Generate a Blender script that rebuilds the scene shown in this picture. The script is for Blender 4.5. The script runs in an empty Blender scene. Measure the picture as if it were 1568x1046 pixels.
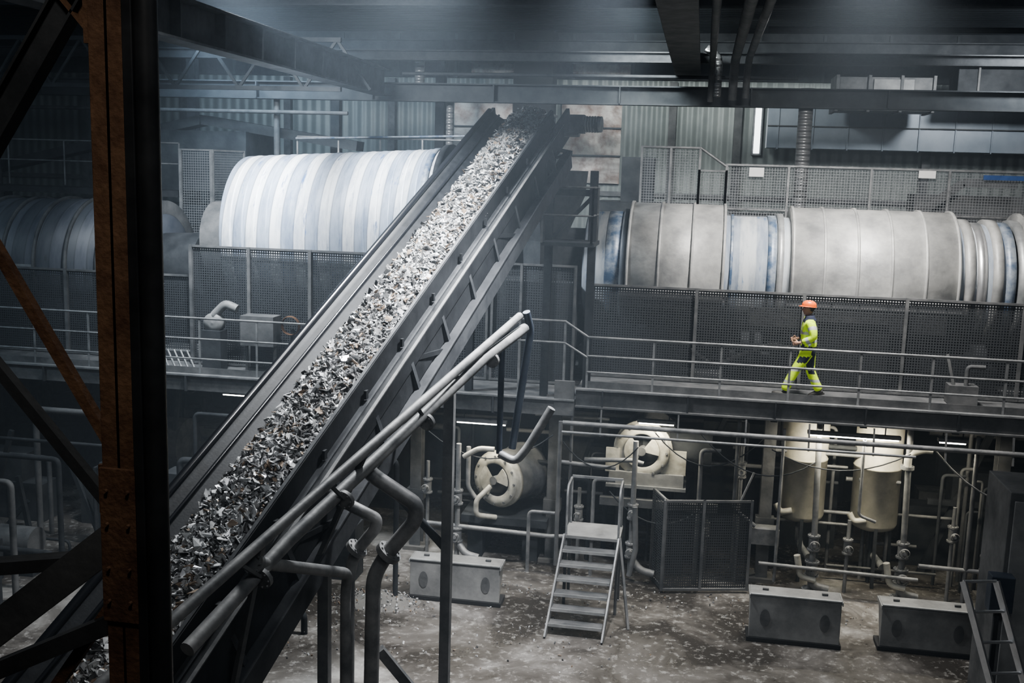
import bpy, math, random
import numpy as np
from mathutils import Vector, Matrix, Euler
random.seed(7); rng=np.random.default_rng(7)
V=Vector
scene=bpy.context.scene
try: scene.view_settings.look='AgX - Medium High Contrast'
except Exception as ex: print(ex)

# ------------------------------------------------------------------ materials
def mat(name,c1,c2=None,rough=.6,metal=0.,scale=3.,bump=.0,detail=6,lo=.35,hi=.65,emit=None,estr=0,spec=.5,bscale=None):
    m=bpy.data.materials.new(name);m.use_nodes=True
    nt=m.node_tree;n=nt.nodes;l=nt.links;b=n["Principled BSDF"]
    b.inputs["Roughness"].default_value=rough;b.inputs["Metallic"].default_value=metal
    b.inputs["Base Color"].default_value=(*c1,1)
    b.inputs["Specular IOR Level"].default_value=spec
    tc=n.new("ShaderNodeTexCoord")
    if c2 is not None:
        nz=n.new("ShaderNodeTexNoise");nz.inputs["Scale"].default_value=scale;nz.inputs["Detail"].default_value=detail
        nz.inputs["Roughness"].default_value=.65
        l.new(tc.outputs["Object"],nz.inputs["Vector"])
        r=n.new("ShaderNodeValToRGB");r.color_ramp.elements[0].position=lo;r.color_ramp.elements[1].position=hi
        r.color_ramp.elements[0].color=(*c1,1);r.color_ramp.elements[1].color=(*c2,1)
        l.new(nz.outputs["Fac"],r.inputs[0]);l.new(r.outputs[0],b.inputs["Base Color"])
    if bump:
        n2=n.new("ShaderNodeTexNoise");n2.inputs["Scale"].default_value=bscale or scale*6;n2.inputs["Detail"].default_value=4
        l.new(tc.outputs["Object"],n2.inputs["Vector"])
        bp=n.new("ShaderNodeBump");bp.inputs["Strength"].default_value=bump;bp.inputs["Distance"].default_value=.03
        l.new(n2.outputs["Fac"],bp.inputs["Height"]);l.new(bp.outputs[0],b.inputs["Normal"])
    if emit:
        b.inputs["Emission Color"].default_value=(*emit,1);b.inputs["Emission Strength"].default_value=estr
    return m

M={}
M['steel_dark']=mat('dark_painted_steel',(.020,.022,.025),(.045,.048,.052),.75,0,2.5,.15,spec=.2)
M['conv_dark']=mat('conveyor_black_steel',(.010,.011,.013),(.024,.026,.029),.7,0,2.5,.1,spec=.2)
M['conv_frame']=mat('conveyor_frame_steel',(.028,.030,.034),(.062,.066,.072),.6,0,2.2,.15,spec=.3)
M['steel_mid']=mat('dusty_grey_steel',(.060,.063,.066),(.145,.146,.147),.65,.1,2.2,.15,spec=.3,detail=10)
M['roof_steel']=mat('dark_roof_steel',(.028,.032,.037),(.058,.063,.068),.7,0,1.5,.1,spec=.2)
M['frame_steel']=mat('beam_steel',(.045,.048,.053),(.10,.105,.11),.65,.1,2.2,.15,spec=.3)
M['steel_light']=mat('galvanised_steel',(.22,.23,.235),(.38,.385,.39),.45,.4,3,.05,detail=10)
M['rail']=mat('railing_steel',(.14,.145,.15),(.28,.285,.29),.5,.3,4)
M['pipe']=mat('dusty_pipe_steel',(.095,.10,.105),(.25,.25,.25),.55,.2,3,.1,detail=10)
M['pipe_blue']=mat('blue_grey_pipe',(.035,.045,.065),(.07,.085,.11),.45,.4,3)
M['rust']=mat('rust_brown_paint',(.060,.032,.020),(.13,.075,.045),.8,0,6,.3,spec=.2,detail=10)
M['black_gloss']=mat('black_tube',(.012,.013,.015),(.03,.032,.035),.35,.2,3)
M['rubber']=mat('black_rubber',(.006,.007,.009),(.016,.018,.022),.55,.0,6,.05,spec=.2)
M['rubber_edge']=mat('polished_rubber_edge',(.010,.011,.014),None,.25,.0,6,spec=.5)
M['belt']=mat('conveyor_belt_dirty',(.014,.014,.016),(.07,.07,.075),.75,.0,9,.4,spec=.2)
M['white_face']=mat('cream_paint',(.50,.49,.44),(.22,.21,.18),.5,.1,3,.08,detail=9)
M['tank']=mat('cream_tank_paint',(.50,.48,.41),(.25,.24,.20),.5,.1,1.5,.05,detail=9)
M['cover']=mat('grey_drum_cover',(.18,.183,.185),(.40,.40,.39),.5,.15,1.8,.15,detail=12,lo=.32,hi=.66)
M['concrete']=mat('dusty_concrete',(.08,.077,.072),(.15,.145,.135),.85,0,1.5,.3)
M['box']=mat('box_grey_paint',(.14,.142,.143),(.27,.272,.27),.6,.1,2.0,.1,detail=10)
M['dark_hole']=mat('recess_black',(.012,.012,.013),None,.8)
M['darkclad']=mat('dark_cladding',(.015,.017,.019),(.035,.038,.04),.8,0,1.2,spec=.2)
M['machine']=mat('dark_machine_body',(.02,.022,.025),(.055,.058,.06),.7,.1,1.6,.2,spec=.3)
M['blue']=mat('blue_paint',(.02,.06,.2),(.04,.1,.28),.5)
M['alu']=mat('aluminium',(.55,.56,.57),(.7,.7,.71),.35,.8,5)
M['sign']=mat('white_sign',(.75,.75,.74),None,.5)
M['lamp']=mat('fluorescent_tube',(1,1,1),None,.5,emit=(1,.96,.85),estr=12)
M['lampw']=mat('cool_tube',(1,1,1),None,.5,emit=(.9,.97,1),estr=3)
M['ductblue']=mat('blue_grey_duct',(.22,.26,.31),(.31,.35,.40),.45,.1,1.2)
M['foil']=mat('foil_insulation',(.34,.32,.30),(.13,.075,.05),.42,.5,1.6,.5,lo=.42,hi=.66,bscale=3)
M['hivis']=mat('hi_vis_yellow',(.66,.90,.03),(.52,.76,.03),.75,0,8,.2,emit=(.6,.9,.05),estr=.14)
M['navy']=mat('navy_cloth',(.012,.016,.035),(.02,.025,.05),.85,0,10,.2)
M['reflect']=mat('reflective_tape',(.62,.64,.66),None,.35,.3)
M['skin']=mat('skin',(.50,.29,.20),(.44,.24,.17),.55,0,12)
M['hair']=mat('short_dark_hair',(.04,.028,.02),None,.8)
M['helmet']=mat('orange_helmet',(.85,.16,.03),None,.35)
M['boot']=mat('boot_leather',(.03,.028,.025),None,.6)
M['glove']=mat('skin_hand',(.46,.27,.19),None,.6)
M['chip0']=mat('chip_pale',(.60,.61,.62),(.36,.37,.38),.5,.05,14)
M['chip1']=mat('chip_grey',(.20,.205,.21),(.34,.34,.34),.55,.1,14)
M['chip2']=mat('chip_dark',(.035,.035,.037),(.10,.10,.10),.6,.1,14)
M['chip3']=mat('chip_brown',(.16,.115,.08),(.28,.22,.17),.7,0,14)
M['chip4']=mat('chip_metal',(.7,.7,.72),None,.28,.7)

def wire(name,col,pitch=.05,w=.28):
    m=bpy.data.materials.new(name);m.use_nodes=True;nt=m.node_tree;n=nt.nodes;l=nt.links;b=n["Principled BSDF"]
    b.inputs["Base Color"].default_value=(*col,1);b.inputs["Roughness"].default_value=.6;b.inputs["Metallic"].default_value=.1
    tc=n.new("ShaderNodeTexCoord");sp=n.new("ShaderNodeSeparateXYZ");l.new(tc.outputs["Object"],sp.inputs[0])
    def mth(op,a,c):
        k=n.new("ShaderNodeMath");k.operation=op
        if hasattr(a,'links'): l.new(a,k.inputs[0])
        else: k.inputs[0].default_value=a
        if c is not None:
            if hasattr(c,'links'): l.new(c,k.inputs[1])
            else: k.inputs[1].default_value=c
        return k.outputs[0]
    s=mth('ADD',sp.outputs[0],sp.outputs[1])
    a=mth('LESS_THAN',mth('FRACT',mth('MULTIPLY',s,1/pitch),None),w)
    c=mth('LESS_THAN',mth('FRACT',mth('MULTIPLY',sp.outputs[2],1/pitch),None),w)
    l.new(mth('MAXIMUM',a,c),b.inputs["Alpha"]);return m
M['mesh']=wire('wire_mesh_dark',(.036,.039,.043),.05,.48)
M['mesh_l']=wire('wire_mesh_light',(.20,.21,.22),.06,.2)

def stripes(name,base,dirty,blue,period,axis=0,bluepos=.55,edge=.6):
    m=bpy.data.materials.new(name);m.use_nodes=True;nt=m.node_tree;n=nt.nodes;l=nt.links;b=n["Principled BSDF"]
    b.inputs["Roughness"].default_value=.5
    tc=n.new("ShaderNodeTexCoord");sp=n.new("ShaderNodeSeparateXYZ");l.new(tc.outputs["Object"],sp.inputs[0])
    w=n.new("ShaderNodeMath");w.operation='MULTIPLY';w.inputs[1].default_value=1/period;l.new(sp.outputs[axis],w.inputs[0])
    fr=n.new("ShaderNodeMath");fr.operation='FRACT';l.new(w.outputs[0],fr.inputs[0])
    nz=n.new("ShaderNodeTexNoise");nz.inputs["Scale"].default_value=1.6;nz.inputs["Detail"].default_value=7;nz.inputs["Roughness"].default_value=.7
    mp=n.new("ShaderNodeMapping");mp.inputs["Scale"].default_value=(3.5,.7,.7);l.new(tc.outputs["Object"],mp.inputs[0]);l.new(mp.outputs[0],nz.inputs["Vector"])
    r=n.new("ShaderNodeValToRGB");e=r.color_ramp.elements
    e[0].position=0;e[0].color=(*base,1);e[1].position=.42;e[1].color=(*base,1)
    for p,c in((.46,tuple(x*edge for x in dirty)),(.50,dirty),(.93,dirty),(.97,tuple(x*edge for x in dirty)),(1.,base)):
        q=e.new(p);q.color=(*c,1)
    l.new(fr.outputs[0],r.inputs[0])
    r2=n.new("ShaderNodeValToRGB");r2.color_ramp.elements[0].position=bluepos;r2.color_ramp.elements[0].color=(0,0,0,1)
    r2.color_ramp.elements[1].position=bluepos+.07;r2.color_ramp.elements[1].color=(1,1,1,1);l.new(nz.outputs[0],r2.inputs[0])
    mx=n.new("ShaderNodeMixRGB");mx.inputs[2].default_value=(*blue,1);l.new(r2.outputs[0],mx.inputs[0]);l.new(r.outputs[0],mx.inputs[1])
    n3=n.new("ShaderNodeTexNoise");n3.inputs["Scale"].default_value=1.3;n3.inputs["Detail"].default_value=8;n3.inputs["Roughness"].default_value=.7;l.new(mp.outputs[0],n3.inputs["Vector"])
    r3=n.new("ShaderNodeValToRGB");r3.color_ramp.elements[0].position=.36;r3.color_ramp.elements[0].color=(.55,.59,.66,1);r3.color_ramp.elements[1].position=.56;r3.color_ramp.elements[1].color=(1,1,1,1);l.new(n3.outputs[0],r3.inputs[0])
    m3=n.new("ShaderNodeMixRGB");m3.blend_type='MULTIPLY';m3.inputs[0].default_value=1;l.new(mx.outputs[0],m3.inputs[1]);l.new(r3.outputs[0],m3.inputs[2])
    l.new(m3.outputs[0],b.inputs["Base Color"]);return m
M['drumwhite']=stripes('striped_white_drum',(.74,.76,.78),(.38,.43,.51),(.11,.19,.36),.52,0,.60,.55)
M['drumblue']=stripes('worn_blue_white_drum',(.40,.42,.435),(.30,.33,.37),(.09,.16,.28),.7,0,.60,.9)
M['bluering']=mat('blue_worn_ring',(.06,.10,.17),(.29,.32,.36),.45,.2,3,lo=.40,hi=.58)
M['drumdark']=stripes('dark_drum_shell',(.10,.11,.13),(.075,.085,.10),(.05,.055,.06),.6,0,.6)

def corrug(name,c1,c2,period,axis,rough=.5,metal=.2,bump=.6):
    m=mat(name,c1,c2,rough,metal,.5);nt=m.node_tree;n=nt.nodes;l=nt.links;b=n["Principled BSDF"]
    tc=n.new("ShaderNodeTexCoord");sp=n.new("ShaderNodeSeparateXYZ");l.new(tc.outputs["Object"],sp.inputs[0])
    w=n.new("ShaderNodeMath");w.operation='MULTIPLY';w.inputs[1].default_value=6.283/period;l.new(sp.outputs[axis],w.inputs[0])
    s=n.new("ShaderNodeMath");s.operation='SINE';l.new(w.outputs[0],s.inputs[0])
    bp=n.new("ShaderNodeBump");bp.inputs["Strength"].default_value=bump;bp.inputs["Distance"].default_value=.04
    l.new(s.outputs[0],bp.inputs["Height"]);l.new(bp.outputs[0],b.inputs["Normal"]);return m
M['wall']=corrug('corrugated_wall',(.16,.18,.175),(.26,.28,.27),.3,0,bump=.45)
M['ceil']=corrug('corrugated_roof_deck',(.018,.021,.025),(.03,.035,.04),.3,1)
M['spiral']=corrug('spiral_duct',(.42,.43,.44),(.55,.55,.56),.14,2,.35,.7)

def floormat():
    m=bpy.data.materials.new('wet_dusty_floor');m.use_nodes=True;nt=m.node_tree;n=nt.nodes;l=nt.links;b=n["Principled BSDF"]
    tc=n.new("ShaderNodeTexCoord")
    a=n.new("ShaderNodeTexNoise");a.inputs["Scale"].default_value=.55;a.inputs["Detail"].default_value=9;a.inputs["Roughness"].default_value=.65;a.inputs["Distortion"].default_value=.6
    l.new(tc.outputs["Object"],a.inputs["Vector"])
    r=n.new("ShaderNodeValToRGB");e=r.color_ramp.elements;e[0].position=.40;e[0].color=(.036,.032,.028,1);e[1].position=.70;e[1].color=(.29,.285,.275,1)
    q=e.new(.54);q.color=(.092,.085,.077,1);l.new(a.outputs[0],r.inputs[0])
    f=n.new("ShaderNodeTexNoise");f.inputs["Scale"].default_value=9;f.inputs["Detail"].default_value=10;f.inputs["Roughness"].default_value=.7;l.new(tc.outputs["Object"],f.inputs["Vector"])
    r2=n.new("ShaderNodeValToRGB");r2.color_ramp.elements[0].position=.54;r2.color_ramp.elements[0].color=(0,0,0,1);r2.color_ramp.elements[1].position=.64;r2.color_ramp.elements[1].color=(1,1,1,1);l.new(f.outputs[0],r2.inputs[0])
    mx=n.new("ShaderNodeMixRGB");mx.inputs[2].default_value=(.38,.375,.36,1);l.new(r.outputs[0],mx.inputs[1])
    mm=n.new("ShaderNodeMath");mm.operation='MULTIPLY';mm.inputs[1].default_value=.45;l.new(r2.outputs[0],mm.inputs[0]);l.new(mm.outputs[0],mx.inputs[0])
    l.new(mx.outputs[0],b.inputs["Base Color"])
    rr=n.new("ShaderNodeMapRange");rr.inputs[1].default_value=.4;rr.inputs[2].default_value=.62;rr.inputs[3].default_value=.2;rr.inputs[4].default_value=.85;l.new(a.outputs[0],rr.inputs[0]);l.new(rr.outputs[0],b.inputs["Roughness"])
    bp=n.new("ShaderNodeBump");bp.inputs["Strength"].default_value=.3;bp.inputs["Distance"].default_value=.03;l.new(f.outputs[0],bp.inputs["Height"]);l.new(bp.outputs[0],b.inputs["Normal"]);return m
M['floor']=floormat()

# ------------------------------------------------------------------ builder
def frame(d,up=V((0,0,1))):
    d=V(d).normalized()
    if abs(d.dot(up))>.98: up=V((0,1,0))
    x=d.cross(up).normalized();z=x.cross(d).normalized();return x,d,z
class B:
    def __init__(s,name): s.name=name;s.v=[];s.f=[];s.m=[];s.sm=[];s.mats=[]
    def mi(s,k):
        if k not in s.mats: s.mats.append(k)
        return s.mats.index(k)
    def add(s,vs,fs,k,smooth=False):
        o=len(s.v);s.v+=[tuple(a) for a in vs];i=s.mi(k)
        for f in fs: s.f.append(tuple(o+a for a in f));s.m.append(i);s.sm.append(smooth)
    def box(s,c,size,k,R=None):
        hx,hy,hz=[a/2 for a in size];c=V(c)
        vs=[V((x,y,z)) for x in(-hx,hx) for y in(-hy,hy) for z in(-hz,hz)]
        if R is not None: vs=[R@a for a in vs]
        s.add([c+a for a in vs],[(0,1,3,2),(4,6,7,5),(0,4,5,1),(2,3,7,6),(0,2,6,4),(1,5,7,3)],k);return s
    def b2(s,lo,hi,k): return s.box([(a+b)/2 for a,b in zip(lo,hi)],[b-a for a,b in zip(lo,hi)],k)
    def beam(s,p1,p2,w,h,k,up=V((0,0,1))):
        p1,p2=V(p1),V(p2);x,d,z=frame(p2-p1,up);vs=[]
        for p in(p1,p2):
            for a,b in((-w/2,-h/2),(w/2,-h/2),(w/2,h/2),(-w/2,h/2)): vs.append(p+x*a+z*b)
        s.add(vs,[(3,2,1,0),(4,5,6,7),(0,1,5,4),(1,2,6,5),(2,3,7,6),(3,0,4,7)],k);return s
    def ibeam(s,p1,p2,w,h,k,t=.02,up=V((0,0,1)),k2=None):
        p1,p2=V(p1),V(p2);x,d,z=frame(p2-p1,up)
        s.beam(p1,p2,t,h,k2 or k,up)
        for q in(-1,1): s.beam(p1+z*q*(h/2),p2+z*q*(h/2),w,t,k,up)
        return s
    def cyl(s,p1,p2,r1,k,r2=None,seg=20,caps=True,smooth=True):
        r2=r1 if r2 is None else r2;p1,p2=V(p1),V(p2);x,d,z=frame(p2-p1);vs=[]
        for p,r in((p1,r1),(p2,r2)):
            for i in range(seg):
                a=2*math.pi*i/seg;vs.append(p+x*math.cos(a)*r+z*math.sin(a)*r)
        s.add(vs,[(i,i+seg,(i+1)%seg+seg,(i+1)%seg) for i in range(seg)],k,smooth)
        if caps:
            s.add(vs[:seg],[tuple(range(seg))],k);s.add(vs[seg:],[tuple(range(seg-1,-1,-1))],k)
        return s
    def lathe(s,p,d,prof,k,seg=48,a0=0,a1=2*math.pi,smooth=True):
        p=V(p);x,dd,z=frame(d);full=abs(a1-a0-2*math.pi)<1e-4;nn=seg if full else seg+1;vs=[]
        for t,r in prof:
            for i in range(nn):
                a=a0+(a1-a0)*i/seg;vs.append(p+dd*t+x*math.cos(a)*r+z*math.sin(a)*r)
        fs=[]
        for j in range(len(prof)-1):
            for i in range(seg):
                i2=(i+1)%nn;fs.append((j*nn+i,(j+1)*nn+i,(j+1)*nn+i2,j*nn+i2))
        s.add(vs,fs,k,smooth);return s
    def tube(s,pts,r,k,seg=12,bend=None,radii=None):
        pts=[V(p) for p in pts]
        if bend:
            q=[pts[0]]
            for i in range(1,len(pts)-1):
                a=(pts[i-1]-pts[i]);b=(pts[i+1]-pts[i]);t=min(bend,a.length*.45,b.length*.45);a.normalize();b.normalize()
                A=pts[i]+a*t;C=pts[i]+b*t
                for j in range(6):
                    w=j/5;q.append(A*(1-w)**2+pts[i]*2*w*(1-w)+C*w*w)
            q.append(pts[-1]);pts=q
        n=len(pts);vs=[];x=None
        for i,p in enumerate(pts):
            d=(pts[min(i+1,n-1)]-pts[max(i-1,0)]).normalized()
            if x is None: x,_,_z=frame(d)
            else:
                x=(x-d*x.dot(d)).normalized()
            z=x.cross(d);rr=radii[i] if radii else r
            for j in range(seg):
                a=2*math.pi*j/seg;vs.append(p+x*math.cos(a)*rr+z*math.sin(a)*rr)
        s.add(vs,[(i*seg+j,i*seg+(j+1)%seg,(i+1)*seg+(j+1)%seg,(i+1)*seg+j) for i in range(n-1) for j in range(seg)],k,True)
        s.add(vs[:seg],[tuple(range(seg-1,-1,-1))],k);s.add(vs[-seg:],[tuple(range(seg))],k);return s
    def cable(s,a,c,sag,r=.012,k='steel_dark'):
        a,c=V(a),V(c);return s.tube([a.lerp(c,t/10)-V((0,0,sag*4*(t/10)*(1-t/10))) for t in range(11)],r,k,seg=6)
    def flange(s,p,d,r,k,t=.03):
        p=V(p);d=V(d).normalized();s.cyl(p-d*t,p+d*t,r,k,seg=20)
        x,dd,z=frame(d)
        for i in range(8):
            a=i*math.pi/4;c=p+x*math.cos(a)*r*.8+z*math.sin(a)*r*.8;s.cyl(c-d*(t+.015),c+d*(t+.015),r*.09,k,seg=6)
        return s
    def quad(s,a,b,c,d,k): s.add([a,b,c,d],[(0,1,2,3)],k);return s
    def ell(s,c,r,k,R=None,nu=16,nv=10):
        c=V(c);vs=[];fs=[]
        for j in range(nv+1):
            for i in range(nu):
                th=math.pi*j/nv;ph=2*math.pi*i/nu
                v=V((r[0]*math.sin(th)*math.cos(ph),r[1]*math.sin(th)*math.sin(ph),r[2]*math.cos(th)))
                if R is not None: v=R@v
                vs.append(c+v)
        for j in range(nv):
            for i in range(nu): fs.append((j*nu+i,(j+1)*nu+i,(j+1)*nu+(i+1)%nu,j*nu+(i+1)%nu))
        s.add(vs,fs,k,True);return s
    def panel(s,p1,p2,z0,z1,k='mesh',fk='rail',post=.05,posts=None,mid=False):
        p1=V((p1[0],p1[1],0));p2=V((p2[0],p2[1],0));Z=lambda p,z:V((p.x,p.y,z))
        s.quad(Z(p1,z0),Z(p2,z0),Z(p2,z1),Z(p1,z1),k)
        off=(p2-p1).cross(V((0,0,1))).normalized()*.03
        for z in([z0+.02,z1] if not mid else [z0+.02,(z0+z1)/2,z1]): s.beam(Z(p1,z)+off,Z(p2,z)+off,.04,.04,fk)
        ts=posts if posts else [0,1]
        for t in ts:
            q=p1.lerp(p2,t)+off;s.beam(Z(q,z0),Z(q,z1+.02),post,post,fk)
        return s
    def railing(s,pts,hs,k='rail',r=.021,sp=1.2,kick=False):
        pts=[V(p) for p in pts]
        for h in hs: s.tube([p+V((0,0,h)) for p in pts],r if h==max(hs) else r*.85,k,seg=8)
        for a,b in zip(pts[:-1],pts[1:]):
            n=max(1,round((b-a).length/sp))
            for i in range(n+1):
                q=a.lerp(b,i/n);s.beam(q,q+V((0,0,max(hs))),.04,.02,k)
            if kick: s.beam(a+V((0,0,.07)),b+V((0,0,.07)),.012,.12,'steel_mid')
        return s
    def done(s,bevel=0,parent=None,local=False):
        me=bpy.data.meshes.new(s.name)
        v=np.array(s.v,dtype=float);o=np.array([(v[:,0].min()+v[:,0].max())/2,(v[:,1].min()+v[:,1].max())/2,v[:,2].min()])
        me.from_pydata([tuple(a) for a in (v-o)],[],s.f)
        me.polygons.foreach_set('material_index',s.m);me.polygons.foreach_set('use_smooth',s.sm)
        for k in s.mats: me.materials.append(M[k])
        me.update()
        ob=bpy.data.objects.new(s.name,me);ob.location=o;scene.collection.objects.link(ob)
        if bevel:
            md=ob.modifiers.new('bevel','BEVEL');md.width=bevel;md.segments=2;md.limit_method='ANGLE';md.angle_limit=math.radians(50)
        if parent: ob.parent=parent
        return ob
Zv=V((0,0,1))

# ------------------------------------------------------------------ room shell
B('floor').b2((-32,-6,-.3),(16,34,0),'floor').done()
b=B('wall_back');b.b2((-32,32,0),(16,32.3,12),'wall').done()
b=B('wall_left');b.b2((-32.3,-6,0),(-32,32.3,12),'darkclad').done()
b=B('wall_right');b.b2((16,-6,0),(16.3,32.3,12),'darkclad').done()
b=B('wall_front');b.b2((-32,-6.3,0),(16,-6,12),'darkclad').done()
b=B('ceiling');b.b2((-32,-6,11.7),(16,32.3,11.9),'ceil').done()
b=B('wall_shade_band_1');b.b2((-32,31.90,10.35),(16,31.995,11.7),'steel_dark')  # added dark band, gives the top of the back wall its shade
for x in np.arange(-31,16,1.8): b.box((x,31.88,11.0),(.08,.05,1.3),'roof_steel')
b.done()
b=B('shade_backing_panel');b.b2((-31,25.2,0),(15,25.4,5.9),'darkclad')  # added dark sheet standing in for the unlit space behind the drums
for x in np.arange(-30,15,2.4): b.box((x,25.1,2.95),(.16,.16,5.9),'steel_dark')
b.done()

b=B('roof_girder')
b.ibeam((-31,26,9.45),(15.5,26,9.45),.30,.42,'roof_steel',.03)
for x in np.arange(-30,15,3.1): b.box((x,25.9,9.45),(.03,.2,.4),'roof_steel')
b.ibeam((-31,26,10.35),(15.5,26,10.35),.25,.22,'steel_dark',.03)
b.done()
b=B('roof_girder')
b.ibeam((-31,29.5,10.9),(15.5,29.5,10.9),.3,.5,'steel_dark',.03)
b.ibeam((-31,22.5,11.3),(15.5,22.5,11.3),.3,.6,'steel_dark',.03);b.done()
b=B('crane_runway_beam')
b.ibeam((-8.0,5,9.65),(-8.0,25.8,9.65),.4,.6,'frame_steel',.04);b.box((-8.0,15.5,9.99),(.08,20.5,.08),'steel_mid')
for y in np.arange(6,25.5,1.5): b.box((-7.9,y,9.65),(.2,.02,.55),'frame_steel')
b.done()
b=B('roof_truss')
for y in(23.5,):
    for x in np.arange(-30,-8.6,1.6):
        b.beam((x,y,9.3),(x+.8,y,10.4),.06,.06,'roof_steel');b.beam((x+.8,y,10.4),(x+1.6,y,9.3),.06,.06,'roof_steel')
    b.beam((-31,y,9.3),(-8.3,y,9.3),.1,.1,'roof_steel');b.beam((-31,y,10.4),(-8.3,y,10.4),.1,.1,'roof_steel')
b.done()
b=B('overhead_crane_girder')
b.b2((-.75,6,9.95),(-.25,25.7,10.55),'roof_steel')
b.b2((-.8,6,9.92),(-.2,25.7,9.96),'steel_mid');b.done(.01)
b=B('overhead_pipework')
for x,z,r in((.05,10.1,.07),(.55,10.15,.1),(.85,10.2,.08)):
    b.tube([(x,6,z),(x,24.5,z),(x,25.3,z-.35),(x,25.4,z-.8)],r,'steel_mid',bend=.3)
b.tube([(.2,25.3,9.4),(.2,25.3,10.3),(-.1,25.3,10.5)],.09,'spiral',bend=.2)
b.tube([(1.2,24,10.75),(15,24,10.75)],.06,'steel_dark');b.tube([(-7.4,25.4,9.85),(2,25.4,9.85)],.04,'steel_dark')
b.tube([(-6.4,26.3,7.6),(-6.4,26.3,9.3)],.1,'spiral');b.tube([(-7.4,27,9.6),(-7.4,27,10.5)],.13,'spiral')
b.tube([(2.3,26.2,6.6),(2.3,26.2,9.7)],.17,'spiral');b.done()

for i,(x0,x1,z0,z1) in enumerate(((-7.6,-5.75,7.2,9.75),(-4.3,-2.5,7.3,9.75),(-7.1,-5.5,10.5,11.4),(-4.0,-2.3,10.5,11.4))):
    b=B('foil_insulated_panel');nx,nz=10,12;vs=[]
    for j in range(nz+1):
        for k in range(nx+1):
            vs.append((x0+(x1-x0)*k/nx,31.82-random.uniform(0,.045),z0+(z1-z0)*j/nz))
    b.add(vs,[(j*(nx+1)+k,j*(nx+1)+k+1,(j+1)*(nx+1)+k+1,(j+1)*(nx+1)+k) for j in range(nz) for k in range(nx)],'foil',True)
    b.b2((x0,31.83,z0),(x1,31.87,z1),'foil')
    for k in range(1,3):
        zz=z0+(z1-z0)*k/3;b.b2((x0-.02,31.70,zz-.02),(x1+.02,31.76,zz+.02),'frame_steel')
    b.done()
b=B('black_exhaust_duct');b.b2((-5.6,30.7,6.5),(-4.45,31.65,11.6),'dark_hole')
for z in np.arange(6.8,11.6,.8): b.b2((-5.65,30.65,z),(-4.4,31.68,z+.06),'black_gloss')
b.done()
b=B('ventilation_duct');b.b2((3.3,29.0,9.4),(5.7,30.2,10.25),'steel_mid')
for x in(3.3,4.1,4.9,5.7): b.b2((x-.04,28.95,9.36),(x+.04,30.24,10.3),'steel_mid')
b.b2((4.2,28.97,9.75),(5.2,28.99,10.2),'box');b.done(.02)
b=B('ventilation_duct');b.b2((1.7,31.0,8.45),(15,31.65,9.7),'ductblue')
for x in np.arange(2.0,15,.95): b.b2((x-.02,30.96,8.42),(x+.02,31.65,9.73),'ductblue')
b.b2((1.7,30.93,9.05),(15,31,9.08),'steel_mid')
b.done(.01)
b=B('ventilation_duct');b.b2((6.3,29.2,9.7),(15,30.2,10.5),'steel_dark')
for x in np.arange(6.8,15,1.3): b.b2((x-.03,29.15,9.66),(x+.03,30.24,10.54),'steel_mid')
b.done(.02)
b=B('wall_fluorescent_strip')  # vertical fluorescent tube on the back wall, not a window
b.b2((1.38,31.7,8.3),(1.55,31.95,9.7),'lampw');b.b2((1.33,31.8,8.25),(1.60,31.99,9.75),'steel_mid');b.done()
b=B('wall_mullions')
for x in(-20,-16.5,-13,-9.6,-1.0,.9,6.2,9.5): b.box((x,31.88,6.9),(.22,.22,6.8),'steel_mid')
for z in(7.0,9.9): b.box((-8,31.93,z),(47,.12,.14),'steel_mid')
b.done()

# ------------------------------------------------------------------ decks
b=B('walkway_deck')
b.b2((-2.1,18.92,3.50),(15,24.95,3.60),'steel_mid')
b.b2((-2.1,18.88,3.30),(15,18.95,3.62),'steel_mid');b.b2((-2.1,18.80,3.28),(15,18.95,3.31),'steel_mid')
b.b2((-2.1,18.82,3.60),(15,18.95,3.63),'rail')
for x in np.arange(-1.6,15,1.55):
    b.box((x,18.87,3.45),(.03,.12,.32),'steel_dark')
    b.ibeam((x,18.95,3.34),(x,24.9,3.34),.12,.22,'steel_dark')
b.done()
b=B('walkway_deck')
b.b2((-31,18.92,3.28),(-2.12,24.95,3.38),'steel_mid');b.b2((-31,18.88,3.08),(-2.12,18.95,3.4),'steel_mid')
b.b2((-31,18.82,3.38),(-2.12,18.95,3.41),'rail')
for x in np.arange(-30,-2.3,1.55): b.box((x,18.87,3.22),(.03,.12,.3),'steel_dark');b.ibeam((x,18.95,3.12),(x,24.9,3.12),.12,.22,'steel_dark')
b.b2((-2.5,18.85,3.1),(-2.13,18.93,3.75),'steel_mid')
b.done()
b=B('walkway_railing');b.railing([(-1.92,18.95,3.63),(15,18.95,3.63)],(.95,.6,.3),sp=1.22,kick=True,r=.024)
b.tube([(-1.92,18.95,4.58),(-2.35,18.95,4.85),(-3.4,18.95,4.85)],.024,'rail',seg=8)
b.tube([(-1.92,18.95,4.2),(-2.35,18.95,4.45),(-3.4,18.95,4.45)],.02,'rail',seg=8)
b.beam((-2.35,18.95,3.6),(-2.35,18.95,4.85),.04,.03,'rail');b.beam((-3.2,18.95,3.42),(-3.2,18.95,4.85),.04,.03,'rail')
b.done()
b=B('walkway_railing');b.railing([(-30,18.95,3.41),(-6.0,18.95,3.41)],(1.11,.7,.3),sp=1.2,kick=True,r=.022)
b.done()
b=B('mesh_guard_fence');b.panel((-2.1,20.3),(14,20.3),3.62,5.42,posts=[0,2.1/16.1,4.1/16.1,5.95/16.1,8.0/16.1,10/16.1,12/16.1,1],post=.06,fk='steel_mid')
b.done()
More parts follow.
